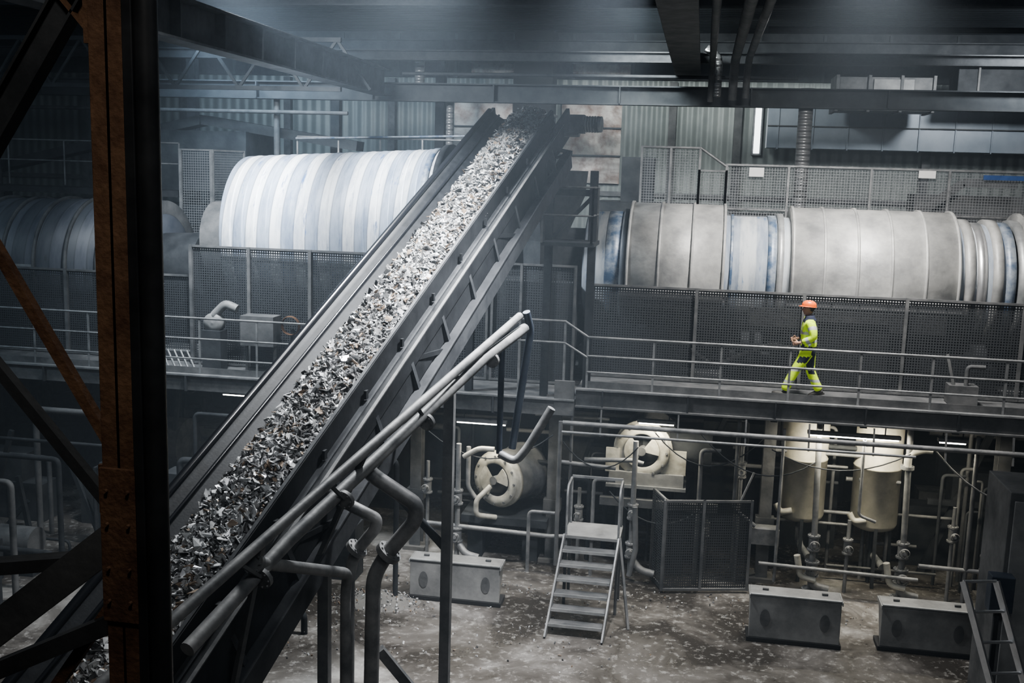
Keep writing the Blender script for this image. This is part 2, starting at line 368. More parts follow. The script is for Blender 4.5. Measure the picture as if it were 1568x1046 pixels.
b=B('mesh_guard_fence');b.panel((-4.0,20.3),(-2.35,20.3),3.4,5.75,posts=[0,.35,.7,1],fk='steel_mid');b.done()
b=B('mesh_guard_fence');b.panel((-10.3,20.05),(-6.2,20.05),3.4,5.85,posts=[0,.31,.63,1],post=.07,fk='steel_mid');b.done()
b=B('mesh_guard_fence');b.panel((-25,20.3),(-10.4,20.3),3.4,5.2,posts=[0,.2,.4,.6,.8,1],post=.07,fk='steel_mid');b.done()
b=B('mesh_guard_fence');b.panel((-6.1,20.3),(-4.1,20.3),3.4,5.0,posts=[0,.5,1],k='mesh',fk='steel_mid');b.done()
b=B('rear_safety_fence')
b.panel((-1.4,24.2),(-.1,24.2),5.9,8.2,k='mesh_l',posts=[0,.5,1]);b.tube([(-.1,24.17,8.2),(.5,24.17,7.8)],.03,'rail')
b.panel((.5,24.2),(14,24.2),5.9,7.85,k='mesh_l',posts=[0,.1,.23,.35,.48,.6,.75,.9,1],mid=True)
b.panel((-.1,24.2),(.5,24.2),5.9,7.7,k='mesh_l')
for x in(-1.4,.5,3.6,6.8,10,14): b.beam((x,24.25,3.61),(x,24.25,5.95),.1,.1,'steel_dark')
b.box((1.15,24.1,7.7),(.32,.03,.2),'sign');b.box((4.75,24.1,7.75),(.35,.03,.16),'sign');b.box((6.6,24.1,7.72),(1.4,.04,.1),'blue')
b.done()
b=B('rear_safety_fence')
b.panel((-12.45,23.8),(-11.65,23.8),4.5,7.85,k='mesh_l',posts=[0,1],post=.07);b.panel((-11.65,23.8),(-11.3,24.8),4.5,7.85,k='mesh_l')
b.railing([(-28,24,6.9),(-12.6,24,6.9)],(1.1,.6),sp=1.5);b.b2((-28,23.9,6.7),(-12.6,24.9,6.85),'steel_dark')
for x in(-27,-22,-17.5,-13.5): b.beam((x,24.3,3.4),(x,24.3,6.8),.15,.15,'steel_dark')
for x in(-12.4,-11.7): b.beam((x,23.85,3.4),(x,23.85,4.6),.07,.07,'steel_dark')
b.railing([(-9.8,24.6,7.3),(-5.6,24.6,7.3)],(.95,.5),sp=1.2);b.tube([(-9.8,24.5,8.2),(-5.6,24.5,8.35)],.025,'bluering')
b.done()
b=B('rear_platform_machinery')
b.b2((-15.5,26.5,6.8),(-12.0,28.5,8.4),'machine');b.beam((-20,27,7.2),(-13.4,27,8.7),.6,.25,'machine');b.beam((-13.4,27,8.7),(-9,27,8.1),.6,.25,'machine')
b.b2((-22,26.5,5.9),(-4,29,6.4),'machine');b.b2((-12,27,6.4),(-9,29,7.6),'machine')
b.b2((-2.6,25.6,5.9),(-.2,28,6.9),'machine');b.b2((-2.0,26.2,6.9),(-1.2,27,8.0),'steel_dark')
b.b2((.8,26.8,5.9),(14,28,6.7),'machine');b.b2((5.0,26.5,6.6),(7.5,27.5,7.3),'steel_mid')
b.beam((5.0,26.3,6.8),(6.0,26.3,7.6),.08,.2,'steel_mid');b.beam((6.0,26.3,7.6),(7.2,26.3,7.6),.08,.2,'steel_mid')
for x in(-21,-18,-8,-5,3,9): b.beam((x,27,0),(x,27,6),.2,.2,'steel_dark')
b.tube([(-19,26,5.9),(-19,26,9.4)],.1,'steel_mid');b.tube([(-11,26.2,6.4),(-11,26.2,9.3)],.08,'steel_mid')
b.tube([(-22,26,8.9),(-9,26,8.9)],.05,'steel_mid')
for x in(-17,-14.5,-10.2,-7.2): b.ibeam((x,28.5,0),(x,28.5,10.8),.25,.25,'steel_dark',.03,up=V((0,1,0)))
b.done()

# ------------------------------------------------------------------ rotary drums
def shell(b,x0,x1,zc0,zc1,yc,r,k,seg=72):
    p=V((x0,yc,zc0));q=V((x1,yc,zc1));d=q-p;L=d.length
    b.lathe(p,d,[(0,r*.55),(0,r-.05),(.03,r),(L-.03,r),(L,r-.05),(L,r*.55)],k,seg)
    return p,d.normalized(),L
b=B('white_rotary_drum')
p,d,L=shell(b,-9.75,-5.25,5.86,6.13,22,1.86,'drumwhite',96)
for t in np.arange(.26,L-.1,.26): b.lathe(p,d,[(t-.02,1.858),(t-.012,1.868),(t+.012,1.868),(t+.02,1.858)],'drumwhite',96)
b.lathe(p,d,[(L-.25,1.86),(L-.25,1.885),(L-.12,1.885),(L-.12,1.86)],'bluering',96)
b.lathe(p,d,[(L-.02,1.80),(L-.02,1.95),(L+.1,1.95),(L+.1,1.2)],'black_gloss',72)
b.lathe(p,d,[(-.02,.2),(-.12,.9),(-.02,1.5)],'steel_mid',72)
b.cyl(p-d*.9,p+d*.1,.9,'steel_mid',seg=32);b.cyl(p+d*L,p+d*(L+.7),1.2,'steel_dark',seg=40)
for xx in(-9.0,-6.1):
    for yy in(20.9,23.1): b.cyl((xx-.15,yy,4.15),(xx+.15,yy,4.15),.3,'steel_dark',seg=24)
    b.b2((xx-.35,20.6,3.39),(xx+.35,23.4,3.9),'steel_dark')
b.done()
b=B('dark_rotary_drum')
b.lathe(V((-24,22,4.95)),V((1,0,.02)),[(0,.5),(0,1.5),(11.6,1.5),(11.6,1.42),(12.1,1.3),(12.1,.4)],'drumdark',72)
for x in np.arange(-19.5,-12.3,.75): b.lathe(V((x,22,4.95+(x+24)*.02)),V((1,0,.02)),[(0,1.49),(0,1.56),(.06,1.56),(.06,1.49)],'steel_mid',72)
b.lathe(V((-12.35,22,5.18)),V((1,0,.02)),[(0,1.4),(0,1.56),(.12,1.56),(.12,1.3)],'steel_mid',72)
b.lathe(V((-12.0,22,5.18)),V((1,0,.02)),[(0,1.2),(0,1.5),(.1,1.5),(.1,1.2)],'steel_mid',72)
b.cyl((-12,22,5.2),(-10.9,22,5.25),.75,'steel_dark',seg=32)
for x in(-15,-19): b.b2((x-.4,20.8,3.39),(x+.4,23.2,3.9),'steel_dark')
b.b2((-15.9,20.5,5.15),(-14.2,20.8,5.25),'steel_light')
b.done()
b=B('sectioned_rotary_drum')
zc=5.62;yc=22
def cov(x0,x1,r=1.38,ribs=4):
    a0,a1=math.radians(-12),math.radians(192)
    b.lathe(V((x0,yc,zc)),V((1,0,0)),[(0,r-.25),(0,r),(x1-x0,r),(x1-x0,r-.25)],'cover',60,a0,a1)
    for i in range(ribs+1):
        t=(x1-x0)*i/ribs;t=min(max(t,.03),x1-x0-.03)
        b.lathe(V((x0+t-.025,yc,zc)),V((1,0,0)),[(0,r-.01),(0,r+.03),(.05,r+.03),(.05,r-.01)],'cover',60,a0,a1)
    yl=yc-r*math.cos(a0);zl=zc+r*math.sin(a0)
    b.b2((x0-.08,yl-.14,zl-.05),(x1+.08,yl+.05,zl),'steel_light')
    b.beam((x0-.05,yl-.1,zl-.12),(x1+.05,yl-.1,zl-.12),.02,.14,'steel_mid')
    for i in range(6):
        x=x0+(x1-x0)*(i+.5)/6;b.cyl((x,yl-.14,zl-.03),(x,yl-.17,zl-.03),.02,'steel_light',seg=6)
b.lathe(V((-2.3,yc,zc)),V((1,0,0)),[(0,.7),(0,1.12),(.04,1.17),(.75,1.17),(.75,1.24),(.83,1.24),(.83,1.17),(8.0,1.17)],'drumblue',72)
b.lathe(V((-1.85,yc,zc)),V((1,0,0)),[(0,1.17),(0,1.185),(.32,1.185),(.32,1.17)],'bluering',72)
cov(-1.42,.50,ribs=3);cov(1.76,4.84,ribs=5);cov(6.05,13,ribs=9)
b.lathe(V((1.50,yc,zc)),V((1,0,0)),[(0,1.17),(0,1.24),(.12,1.24),(.12,1.17)],'steel_light',72)
b.lathe(V((1.32,yc,zc)),V((1,0,0)),[(0,1.17),(0,1.2),(.16,1.2),(.16,1.17)],'bluering',72)
b.lathe(V((.60,yc,zc)),V((1,0,0)),[(0,1.17),(0,1.20),(.05,1.20),(.05,1.17)],'bluering',72)
for x,k,r in((4.95,'cover',1.26),(5.18,'alu',1.20),(5.45,'cover',1.27),(5.68,'bluering',1.22),(5.9,'steel_light',1.27)):
    b.lathe(V((x,yc,zc)),V((1,0,0)),[(0,1.15),(0,r),(.17,r),(.17,1.15)],k,72)
b.cyl((-3.1,yc,zc),(-2.25,yc,zc),.8,'steel_dark',seg=32)
for x in(-1.9,1.1,5.3,9):
    b.b2((x-.4,20.9,3.61),(x+.4,23.1,4.1),'steel_dark')
    for yy in(21.2,22.8): b.cyl((x-.2,yy,4.25),(x+.2,yy,4.25),.28,'steel_dark',seg=24)
b.done()
b=B('drum_drive_housing')
b.b2((-1.7,20.4,3.61),(-.2,20.6,4.6),'machine');b.b2((2.2,20.4,3.61),(3.6,20.6,4.9),'machine');b.b2((4.2,20.4,3.61),(5.0,20.6,4.4),'steel_dark')
b.b2((1.0,20.4,4.75),(4.6,20.55,5.1),'steel_mid');b.b2((-1.5,20.4,5.0),(.5,20.55,5.3),'steel_mid')
b.b2((1.05,20.42,3.61),(1.15,20.52,4.76),'steel_dark');b.b2((-1.45,20.42,4.5),(-1.35,20.52,5.0),'steel_dark')
b.tube([(-1.8,20.5,4.3),(-.5,20.45,4.5),(.4,20.5,3.9),(1.4,20.5,4.4),(2.3,20.5,4.3)],.05,'steel_mid',bend=.2)
b.done()
b=B('hopper_chute')
b.lathe(V((-3.1,20.9,7.6)),V((0,0,-1)),[(0,.85),(.5,.8),(1.4,.42),(2.3,.38)],'steel_dark',4,smooth=False)
b.b2((-3.9,20.5,3.4),(-2.4,21.3,5.4),'machine');b.done()

b=B('walkway_blower_unit')
b.lathe(V((-9.6,19.6,4.35)),V((0,-1,0)),[(-.1,.0),(-.1,.2),(.08,.2),(.08,.08),(.1,0)],'box',24);b.tube([(-9.6,19.6,4.5),(-9.35,19.6,4.75),(-9.1,19.6,4.65)],.09,'box',bend=.1)
b.b2((-9.8,19.45,3.39),(-9.4,19.75,4.2),'steel_dark')
b.b2((-8.95,19.4,3.95),(-8.25,19.8,4.55),'steel_mid')
for x in(-8.9,-8.3): b.beam((x,19.6,3.39),(x,19.6,4.0),.05,.05,'steel_mid')
b.lathe(V((-7.9,19.5,4.4)),V((0,-1,0)),[(0,.18),(.06,.2),(.12,.18)],'rust',24);b.beam((-7.9,19.55,3.39),(-7.9,19.55,4.3),.06,.06,'steel_dark')
b.done()
b=B('leaning_steel_grate')
for i in range(7): b.beam((-10.6+i*.14,19.1,3.41),(-11.0+i*.14,19.5,3.75),.03,.03,'steel_light')
b.beam((-10.65,19.08,3.41),(-9.7,19.08,3.41),.03,.03,'steel_light');b.beam((-11.05,19.52,3.75),(-10.1,19.52,3.75),.03,.03,'steel_light');b.done()
b=B('walkway_tool_stand')
b.b2((4.6,19.7,3.61),(5.1,20.05,3.95),'steel_mid');b.beam((4.7,19.8,3.9),(4.55,19.85,4.5),.05,.05,'steel_mid');b.tube([(4.9,19.8,3.95),(4.9,19.8,4.3),(5.2,19.8,4.3)],.04,'steel_mid',bend=.08);b.done()

# ------------------------------------------------------------------ conveyor
L0=V((-3.95,18.5,8.36));D=V((.12066,.9007,.41735)).normalized();Pp=V((.99115,-.13278,0)).normalized();Nn=Pp.cross(D).normalized()
if Nn.z<0: Nn=-Nn
def CP(s,a,n=0): return L0+D*s+Pp*a+Nn*n
S0,S1=-18.2,.55
b=B('inclined_belt_conveyor')
def strip(prof,s0,s1,k,smooth=False):
    vs=[];n=len(prof)
    for s in(s0,s1):
        for a,nn in prof: vs.append(CP(s,a,nn))
    b.add(vs,[(i,i+1,n+i+1,n+i) for i in range(n-1)],k,smooth)
tp=[(0.0,.02),(.03,.03),(.10,-.02),(.20,-.09),(.33,-.17),(.45,-.2),(.75,-.2),(.88,-.17),(1.0,-.09),(1.12,-.02)]
strip(tp[:5],S0,S1,'rubber',True)
strip(tp[4:],S0,S1,'belt',True)
strip([(a,n-.02) for a,n in tp],S0,S1,'rubber',True)
strip([(.35,-.62),(.85,-.62)],S0,S1,'rubber')
def cb(s0,s1,a,n,w,h,k): b.beam(CP(s0,a,n),CP(s1,a,n),w,h,k,up=Nn)
cb(S0,S1,-.03,-.12,.03,.30,'rubber');b.tube([CP(S0,.0,.03),CP(S1,.0,.03)],.05,'rubber_edge',seg=18)
b.tube([CP(S0,.17,-.055),CP(S1,.17,-.055)],.022,'rubber_edge',seg=12)
cb(S0,S1,1.19,-.08,.025,.26,'conv_dark');cb(S0,S1,1.17,.055,.04,.015,'conv_frame');cb(S0,S1,1.22,-.21,.11,.02,'conv_frame')
cb(S0,S1,1.30,-.32,.16,.20,'conv_dark');cb(S0,S1,1.36,-.21,.04,.015,'steel_mid')
cb(S0,S1,1.40,-.88,.14,.30,'conv_frame');cb(S0,S1,1.44,-.72,.12,.02,'conv_frame')
cb(S0,S1,-.1,-.88,.12,.2,'conv_dark')
s=S0+.3;i=0
while s<S1-.6:
    b.beam(CP(s,1.33,-.3),CP(s,1.40,-.9),.09,.07,'conv_frame',up=D)
    if i%3==1: b.beam(CP(s,1.33,-.3),CP(s+1.1,1.40,-.85),.06,.05,'conv_dark',up=Pp)
    b.beam(CP(s,-.1,-.85),CP(s,1.45,-.85),.09,.09,'conv_dark',up=D)
    b.beam(CP(s,-.05,-.3),CP(s,1.3,-.3),.05,.05,'conv_dark',up=D)
    b.beam(CP(s,-.1,-.88),CP(s+1.1,1.4,-.88),.06,.03,'conv_dark',up=Nn)
    b.cyl(CP(s+.4,.3,-.42),CP(s+.4,.9,-.42),.06,'steel_mid',seg=12);b.cyl(CP(s+.5,.2,-.68),CP(s+.5,1.1,-.68),.05,'steel_mid',seg=12)
    b.box(CP(s+.1,1.24,-.12),(.03,.08,.1),'conv_dark')
    s+=1.1;i+=1
strip([(1.36,-.42),(1.37,-.70)],S0,S1-1.2,'conv_dark')
b.cyl(CP(S1,.05,-.38),CP(S1,1.15,-.38),.24,'rubber',seg=32)
b.cyl(CP(S1,-.2,-.38),CP(S1,1.65,-.38),.06,'steel_light',seg=16)
b.beam(CP(S1-.5,1.33,-.35),CP(S1+.5,1.33,-.35),.06,.5,'conv_dark',up=Nn);b.beam(CP(S1-.5,-.1,-.35),CP(S1+.5,-.1,-.35),.06,.5,'conv_dark',up=Nn)
b.box(CP(S1,1.62,-.2),(.28,.28,.32),'steel_mid');b.cyl(CP(S1,1.75,-.2),CP(S1-.02,2.02,-.2),.13,'steel_mid',seg=24);b.cyl(CP(S1,2.02,-.2),CP(S1,2.07,-.2),.14,'steel_light',seg=24)
for r_ in range(5): b.cyl(CP(S1,1.79+r_*.05,-.2),CP(S1,1.81+r_*.05,-.2),.145,'steel_light',seg=20)
for (x,y,zt) in((-2.75,19.2,8.1),(-1.95,19.2,7.6),(-4.2,19.2,8.1)):
    b.ibeam((x,y,3.39),(x,y,zt),.14,.14,'steel_dark',.015)
b.beam((-4.2,19.2,7.2),(-1.9,19.2,7.2),.1,.12,'steel_dark');b.beam((-2.75,19.2,6.3),(-1.9,19.2,7.2),.07,.07,'steel_dark')
b.b2((-2.8,18.6,6.25),(-1.85,19.6,6.32),'steel_dark')
b.railing([(-2.8,18.6,6.3),(-1.9,18.6,6.3),(-1.9,19.6,6.3)],(1.0,.5),k='steel_mid',sp=.9)
for s in(-6.6,-12.2):
    pr=CP(s,1.40,-.95);pl=CP(s,-.1,-.95);px=pr+V((.27,0,0))
    b.beam(pr-V((.3,0,0)),px+V((.06,0,0)),.12,.12,'steel_mid')
    b.beam(px,(px.x,px.y,0.0),.13,.13,'steel_mid',up=V((0,1,0)));b.beam(pl,(pl.x,pl.y,0),.15,.15,'steel_mid',up=V((0,1,0)))
    b.beam((px.x,px.y,pr.z*.55),(pl.x,pl.y,pr.z*.9),.08,.08,'steel_dark');b.box((px.x,px.y,.02),(.35,.35,.03),'steel_mid');b.box((pl.x,pl.y,.02),(.35,.35,.03),'steel_mid')
b.done()

def hprof(a):
    t=(a-.74)/.44
    return -.17+.19*max(0,1-t*t)
b=B('shredded_scrap_load')
ns,na=180,14;vs=[];fs=[]
for i in range(ns+1):
    s=S0+(S1-.1-S0)*i/ns
    for j in range(na+1):
        a=.38+.77*j/na;vs.append(CP(s,a,hprof(a)-.015+random.uniform(-.015,.015)))
for i in range(ns):
    for j in range(na):
        k=i*(na+1)+j;fs.append((k,k+1,k+na+2,k+na+1))
b.add(vs,fs,'chip2')
kinds=['chip0','chip1','chip2','chip3','chip4'];pw=[.33,.27,.23,.10,.07]
NCH=26000
for c in range(NCH):
    s=S0+(S1+.15-S0)*random.random();a=random.gauss(.74,.23)
    if a>1.14 or a<.28: a=random.uniform(.36,1.13)
    sz=random.choice((.012,.018,.022,.028,.035,.045,.06,.075))*random.uniform(.7,1.15)
    p=CP(s,a,hprof(a)+random.uniform(-.01,.03)+sz*.12)
    R=Euler((random.gauss(0,.65),random.gauss(0,.65),random.uniform(0,6.28))).to_matrix()
    lx=sz;ly=sz*random.uniform(.2,.9);t=random.uniform(.002,.008);n=random.choice((4,4,5))
    bend=random.uniform(-.3,.3)*sz
    vs=[]
    for zz in(-t,t):
        for q in range(n):
            an=2*math.pi*(q+random.uniform(-.2,.2))/n;x=lx*math.cos(an);vs.append(p+R@V((x,ly*math.sin(an),zz+bend*(x/lx)**2)))
    b.add(vs,[tuple(range(n-1,-1,-1)),tuple(range(n,2*n))]+[(q,(q+1)%n,n+(q+1)%n,n+q) for q in range(n)],random.choices(kinds,pw)[0])
b.done()

# ------------------------------------------------------------------ pipes beside the conveyor
b=B('inclined_pipe_run')
b.tube([(-2.2,13,5.72),(-3.86,6.8,4.0),(-4.1,5.9,3.72)],.05,'pipe',seg=14)
b.tube([(-2.15,13.1,5.55),(-2.45,12,5.32),(-3.5,8.6,4.18),(-3.8,7.2,3.72)],.065,'pipe',seg=14)
b.tube([(-2.15,13.2,5.75),(-2.1,13.3,5.5),(-2.3,13.3,3.9)],.05,'pipe_blue',bend=.1);b.tube([(-2.3,13.0,5.65),(-2.42,13.0,5.4),(-2.42,13.0,3.9)],.04,'pipe_blue',bend=.1)
b.tube([(-1.75,13.0,4.55),(-2.05,13.0,4.0),(-2.2,13.0,3.8),(-2.42,13.0,3.9)],.055,'pipe',bend=.1)
for t in(.15,.4,.65,.85):
    p=V((-2.15,13.1,5.55)).lerp(V((-3.8,7.2,3.72)),t);d=V((-1.65,-5.9,-1.83)).normalized();b.flange(p,d,.10,'pipe',.02)
    q=V((-2.2,13,5.72)).lerp(V((-3.86,6.8,4.0)),t);b.beam(p,q,.03,.03,'steel_mid')
for t in(.25,.55,.8):
    p=V((-2.2,13,5.72)).lerp(V((-3.86,6.8,4.0)),t);b.beam(p,CP((p.y-18.5)/D.y,1.40,-.85),.05,.05,'steel_mid')
b.done()
b=B('vertical_pipe_manifold')
b.tube([(-3.3,10.0,4.5),(-3.15,10,4.38),(-2.70,10,4.12),(-2.72,10,3.95),(-3.03,10,3.55),(-3.16,10,3.3),(-3.2,10,0.0)],.08,'pipe',seg=18,bend=.14)
b.flange((-3.0,10,3.58),(.3,0,.38),.14,'pipe',.03);b.flange((-3.2,10,1.2),(0,0,1),.14,'pipe',.03);b.flange((-3.2,10,.03),(0,0,1),.16,'pipe',.03)
b.tube([(-3.75,10.1,4.2),(-3.57,10.1,4.07),(-3.16,10.1,3.9),(-3.17,10.1,3.8),(-3.40,10.1,3.5),(-3.46,10.1,3.25),(-3.46,10.1,0.0)],.062,'pipe',seg=18,bend=.12)
b.flange((-3.38,10.1,3.55),(.3,0,.38),.12,'pipe',.025);b.flange((-3.46,10.1,.03),(0,0,1),.13,'pipe',.025)
b.tube([(-3.60,8.1,4.12),(-3.30,9.6,3.48),(-3.36,9.7,3.25),(-3.36,9.7,0)],.055,'pipe',seg=16,bend=.15)
b.flange((-3.61,8.05,4.14),(-.3,-1.5,.6),.10,'pipe',.025);b.flange((-3.36,9.7,.03),(0,0,1),.12,'pipe',.025)
b.beam((-3.6,10.25,1.9),(-3.0,10.25,1.9),.08,.08,'steel_mid');b.beam((-3.15,10.2,2.4),(-2.2,10.6,1.0),.12,.1,'steel_mid');b.beam((-2.2,10.6,1.0),(-2.2,10.6,0),.1,.1,'steel_mid')
b.done()

# ------------------------------------------------------------------ under walkway
b=B('walkway_support_frame')
for x in(-28,-22,-16,-12,-8.2,-5.3,-2.55,1.5,5.6,9.5):
    for y in(19.6,24): b.ibeam((x,y,0),(x,y,3.22 if x>-2.2 else 3.0),.22,.24,'steel_mid' if y<20 else 'steel_dark',.025,up=V((0,1,0)))
    b.box((x,19.6,.04),(.45,.45,.08),'concrete');b.box((x,19.55,1.15),(.34,.2,.22),'steel_mid')
b.done()
def fan(name,c,d,r,L):
    b=B(name);c=V(c);d=V(d).normalized();x,dd,z=frame(d)
    b.lathe(c,-d,[(0,r*.62),(-.02,r*.66),(-.02,r*.98),(0,r),(.08,r),(.08,r*1.08),(.16,r*1.08),(.16,r),(L,r),(L,r*.4)],'white_face',48)
    b.lathe(c,-d,[(.16,r*1.005),(L-.1,r*1.005),(L-.1,r*1.1),(L,r*1.1),(L,r*.3)],'steel_mid',48)
    b.lathe(c,-d,[(.02,r*.63),(.25,r*.6),(.25,0)],'dark_hole',32)
    for i in range(12):
        a=i*math.pi/6;q=c+x*math.cos(a)*r*.9+z*math.sin(a)*r*.9;b.cyl(q,q+d*.04,.025,'steel_mid',seg=6)
    b.lathe(c+d*.03,d,[(0,.0),(0,r*.64),(.03,r*.64),(.03,0)],'white_face',20,a0=-1.2,a1=.9,smooth=False)
    b.lathe(c+d*.03,d,[(0,.0),(0,r*.64),(.03,r*.64),(.03,0)],'white_face',20,a0=2.2,a1=3.3,smooth=False)
    b.cyl(c-d*.1,c+d*.08,r*.16,'steel_mid',seg=20)
    return b
b=fan('drum_end_trunnion',(-3.65,19.3,1.62),(-.45,-.9,.0),.52,1.0)
b.b2((-4.3,19.2,.75),(-2.6,20.6,.9),'steel_dark');b.b2((-4.2,19.4,0),(-3.9,20.4,.8),'steel_dark');b.b2((-3.1,19.4,0),(-2.8,20.4,.8),'steel_dark')
b.tube([(-3.7,19.1,1.55),(-3.95,18.95,1.3),(-3.95,18.95,1.0),(-3.6,19.2,.9)],.05,'white_face',bend=.1)
b.tube([(-4.15,19.1,2.3),(-4.15,19.1,1.5),(-4.0,19.1,1.3)],.045,'pipe',bend=.1);b.done()
b=fan('drum_end_trunnion',(-.85,19.3,2.42),(-.12,-1,.0),.52,1.1)
b.b2((-1.45,19.25,1.75),(-.05,20.3,2.0),'box');b.b2((-1.5,19.2,1.7),(.0,20.4,1.76),'steel_light')
b.box((-.25,19.34,2.22),(.46,.06,.46),'white_face');b.box((-1.40,19.34,2.2),(.26,.06,.46),'white_face')
b.cyl((-.85,19.9,2.35),(.45,19.9,2.35),.42,'steel_dark',seg=32);b.b2((-1.3,19.4,0),(-1.1,20.2,1.75),'steel_dark');b.b2((-.2,19.4,0),(0,20.2,1.75),'steel_dark')
b.b2((-1.6,19.15,1.35),(.6,19.3,1.5),'steel_mid')
b.tube([(-1.9,19.0,2.25),(-1.0,19.0,2.3),(-.8,19.0,2.25)],.045,'pipe');b.done()
for x,z0 in((2.2,1.12),(3.55,1.05)):
    b=B('cylindrical_process_tank');r=.43
    b.lathe(V((x,20.1,z0)),V((0,0,1)),[(0,.02),(.0,.3),(.05,.4),(.12,r),(1.2,r),(1.2,r+.01),(1.24,r+.01),(1.24,r),(2.1,r)],'tank',48)
    b.cyl((x,20.1,z0-.25),(x,20.1,z0),.07,'pipe');b.tube([(x,20.1,z0-.2),(x,20.0,z0-.5),(x+.15,19.6,z0-.6)],.07,'pipe',bend=.15)
    for a in(.5,2.6,4.7): b.beam((x+.38*math.cos(a),20.1+.38*math.sin(a),z0+.2),(x+.46*math.cos(a),20.1+.46*math.sin(a),0),.06,.06,'steel_dark')
    b.tube([(x-.5,19.75,z0+.35),(x-.42,19.7,z0+.2),(x-.2,19.7,z0+.25)],.06,'white_face',bend=.08)
    b.done()
def valve(b,p,r=.07,k='pipe'):
    p=V(p);b.cyl(p-Zv*.12,p+Zv*.12,r*1.5,k,seg=16);b.flange(p+Zv*.13,Zv,r*1.9,k,.015);b.flange(p-Zv*.13,Zv,r*1.9,k,.015);b.cyl(p,p+V((.0,-.22,0)),r*.5,k,seg=10);b.lathe(p+V((0,-.22,0)),V((0,1,0)),[(0,r*1.4),(.02,r*1.6),(.04,r*1.4)],k,20)
b=B('valve_pipework')
for x in(2.38,3.95):
    b.tube([(x-.05,19.2,3.2),(x,19.2,1.2),(x,19.2,.05)],.055,'pipe');valve(b,(x,19.2,.95),.06);valve(b,(x,19.2,.45),.07)
    b.tube([(x,19.2,.35),(x+.02,19.1,.15),(x+.3,19.1,.1)],.08,'pipe',bend=.1);b.flange((x,19.2,.03),Zv,.16,'pipe')
    b.tube([(x-.3,19.0,.75),(x-.22,19.0,.35),(x+.05,19.0,.3)],.06,'white_face',bend=.1)
b.tube([(3.9,19.2,2.5),(3.9,19.2,2.75),(4.15,19.2,2.85),(4.3,19.2,2.85)],.07,'white_face',bend=.12);b.flange((3.9,19.2,2.5),Zv,.12,'pipe')
b.tube([(1.4,18.95,.55),(4.2,18.95,.5)],.035,'pipe');b.tube([(4.2,19.0,.75),(8,19.0,.7)],.04,'pipe')
for x,zt in((-4.3,2.4),(-.95,2.7)):
    b.tube([(x,18.9,zt),(x,18.9,.1)],.05,'pipe');valve(b,(x,18.9,1.35),.055);valve(b,(x,18.9,.6),.06);b.tube([(x,18.9,.45),(x+.2,18.8,.25),(x+.45,18.8,.2)],.07,'pipe',bend=.1)
b.tube([(-.9,18.7,1.5),(-.85,18.65,.7),(-.95,18.6,.2)],.05,'steel_mid')
b.tube([(-4.2,18.9,2.15),(-3.9,18.85,2.35),(-3.6,18.85,2.35)],.05,'white_face',bend=.1)
b.tube([(-2.3,18.7,3.0),(9,18.7,3.0)],.045,'pipe');b.tube([(-2.3,18.6,2.85),(3.9,18.6,2.85)],.025,'rail')
b.tube([(-4.9,18.9,.78),(-2.5,18.9,.72),(-1.5,18.9,.8)],.045,'pipe');b.tube([(-2.4,18.9,2.2),(-1.3,18.9,2.15)],.04,'pipe')
b.tube([(-2.35,18.8,3.0),(-2.35,18.8,.2)],.04,'steel_mid');b.tube([(-2.15,18.9,3.2),(-2.15,18.9,.9)],.03,'steel_mid');b.tube([(5.0,19,3.2),(5.0,19,.1)],.04,'steel_mid');b.tube([(.9,19.1,3.2),(.9,19.1,1.5),(1.3,19.1,1.2)],.04,'steel_mid',bend=.1)
b.b2((1.25,19.1,.85),(1.75,19.4,1.15),'pipe')
for x in(-1.6,-.2,1.0,2.1,3.2,4.4,5.5): b.beam((x,18.65,2.8),(x,18.75,3.28),.03,.03,'steel_mid')
b.cable((-.6,18.8,2.9),(1.4,19.2,2.9),.6);b.cable((1.5,19.0,2.7),(3.9,19.0,2.8),.35);b.cable((-4.9,18.9,2.6),(-2.5,18.9,2.7),.5);b.cable((4.3,18.9,2.9),(7,18.9,2.6),.7,.015,'pipe')
b.cable((-2.3,18.85,2.6),(-.9,18.85,2.6),.45);b.cable((.2,18.85,2.95),(2.3,19.1,2.5),.5);b.cable((-1.4,18.9,1.7),(.4,18.9,1.6),.5,.015)
# small bore lines hugging the front of the skid
b.tube([(-1.7,18.95,0),(-1.7,18.95,1.9),(-1.3,18.95,1.9)],.035,'pipe',bend=.1);b.tube([(.25,19.0,0),(.25,19.0,2.6),(.6,19.0,2.6)],.04,'steel_mid',bend=.1)
b.tube([(-2.9,18.85,0),(-2.9,18.85,1.2),(-2.4,18.85,1.2)],.035,'pipe',bend=.1);b.tube([(1.7,19.0,3.1),(1.7,19.0,.2)],.03,'pipe');b.tube([(3.1,19.0,3.1),(3.1,19.0,1.6),(3.4,19.0,1.5)],.03,'pipe',bend=.08)
R_=random.Random(5)
for i in range(60):
    x=R_.uniform(-5,7.5);y=R_.uniform(19.75,20.6);z=R_.uniform(.3,2.9);l=R_.uniform(.6,2.2)
    if R_.random()<.5: b.tube([(x,y,z),(x+l,y,z)],R_.uniform(.02,.045),R_.choice(('steel_mid','steel_dark','pipe')),seg=8)
    else:
        zz=R_.uniform(1.4,3);b.tube([(x,y,0),(x,y,zz),(x+R_.uniform(-.5,.5),y,zz)],R_.uniform(.02,.05),R_.choice(('steel_mid','steel_dark','pipe')),seg=8,bend=.1)
for x,z in((-5.0,1.4),(-2.0,1.1),(.4,1.0),(1.0,2.2),(3.0,.9),(4.8,1.3),(5.4,.8)): valve(b,(x,19.3,z),.05);b.tube([(x,19.3,0),(x,19.3,z+.5)],.035,'pipe',seg=10)
b.done()
b=B('under_deck_machinery')
R_=random.Random(3)
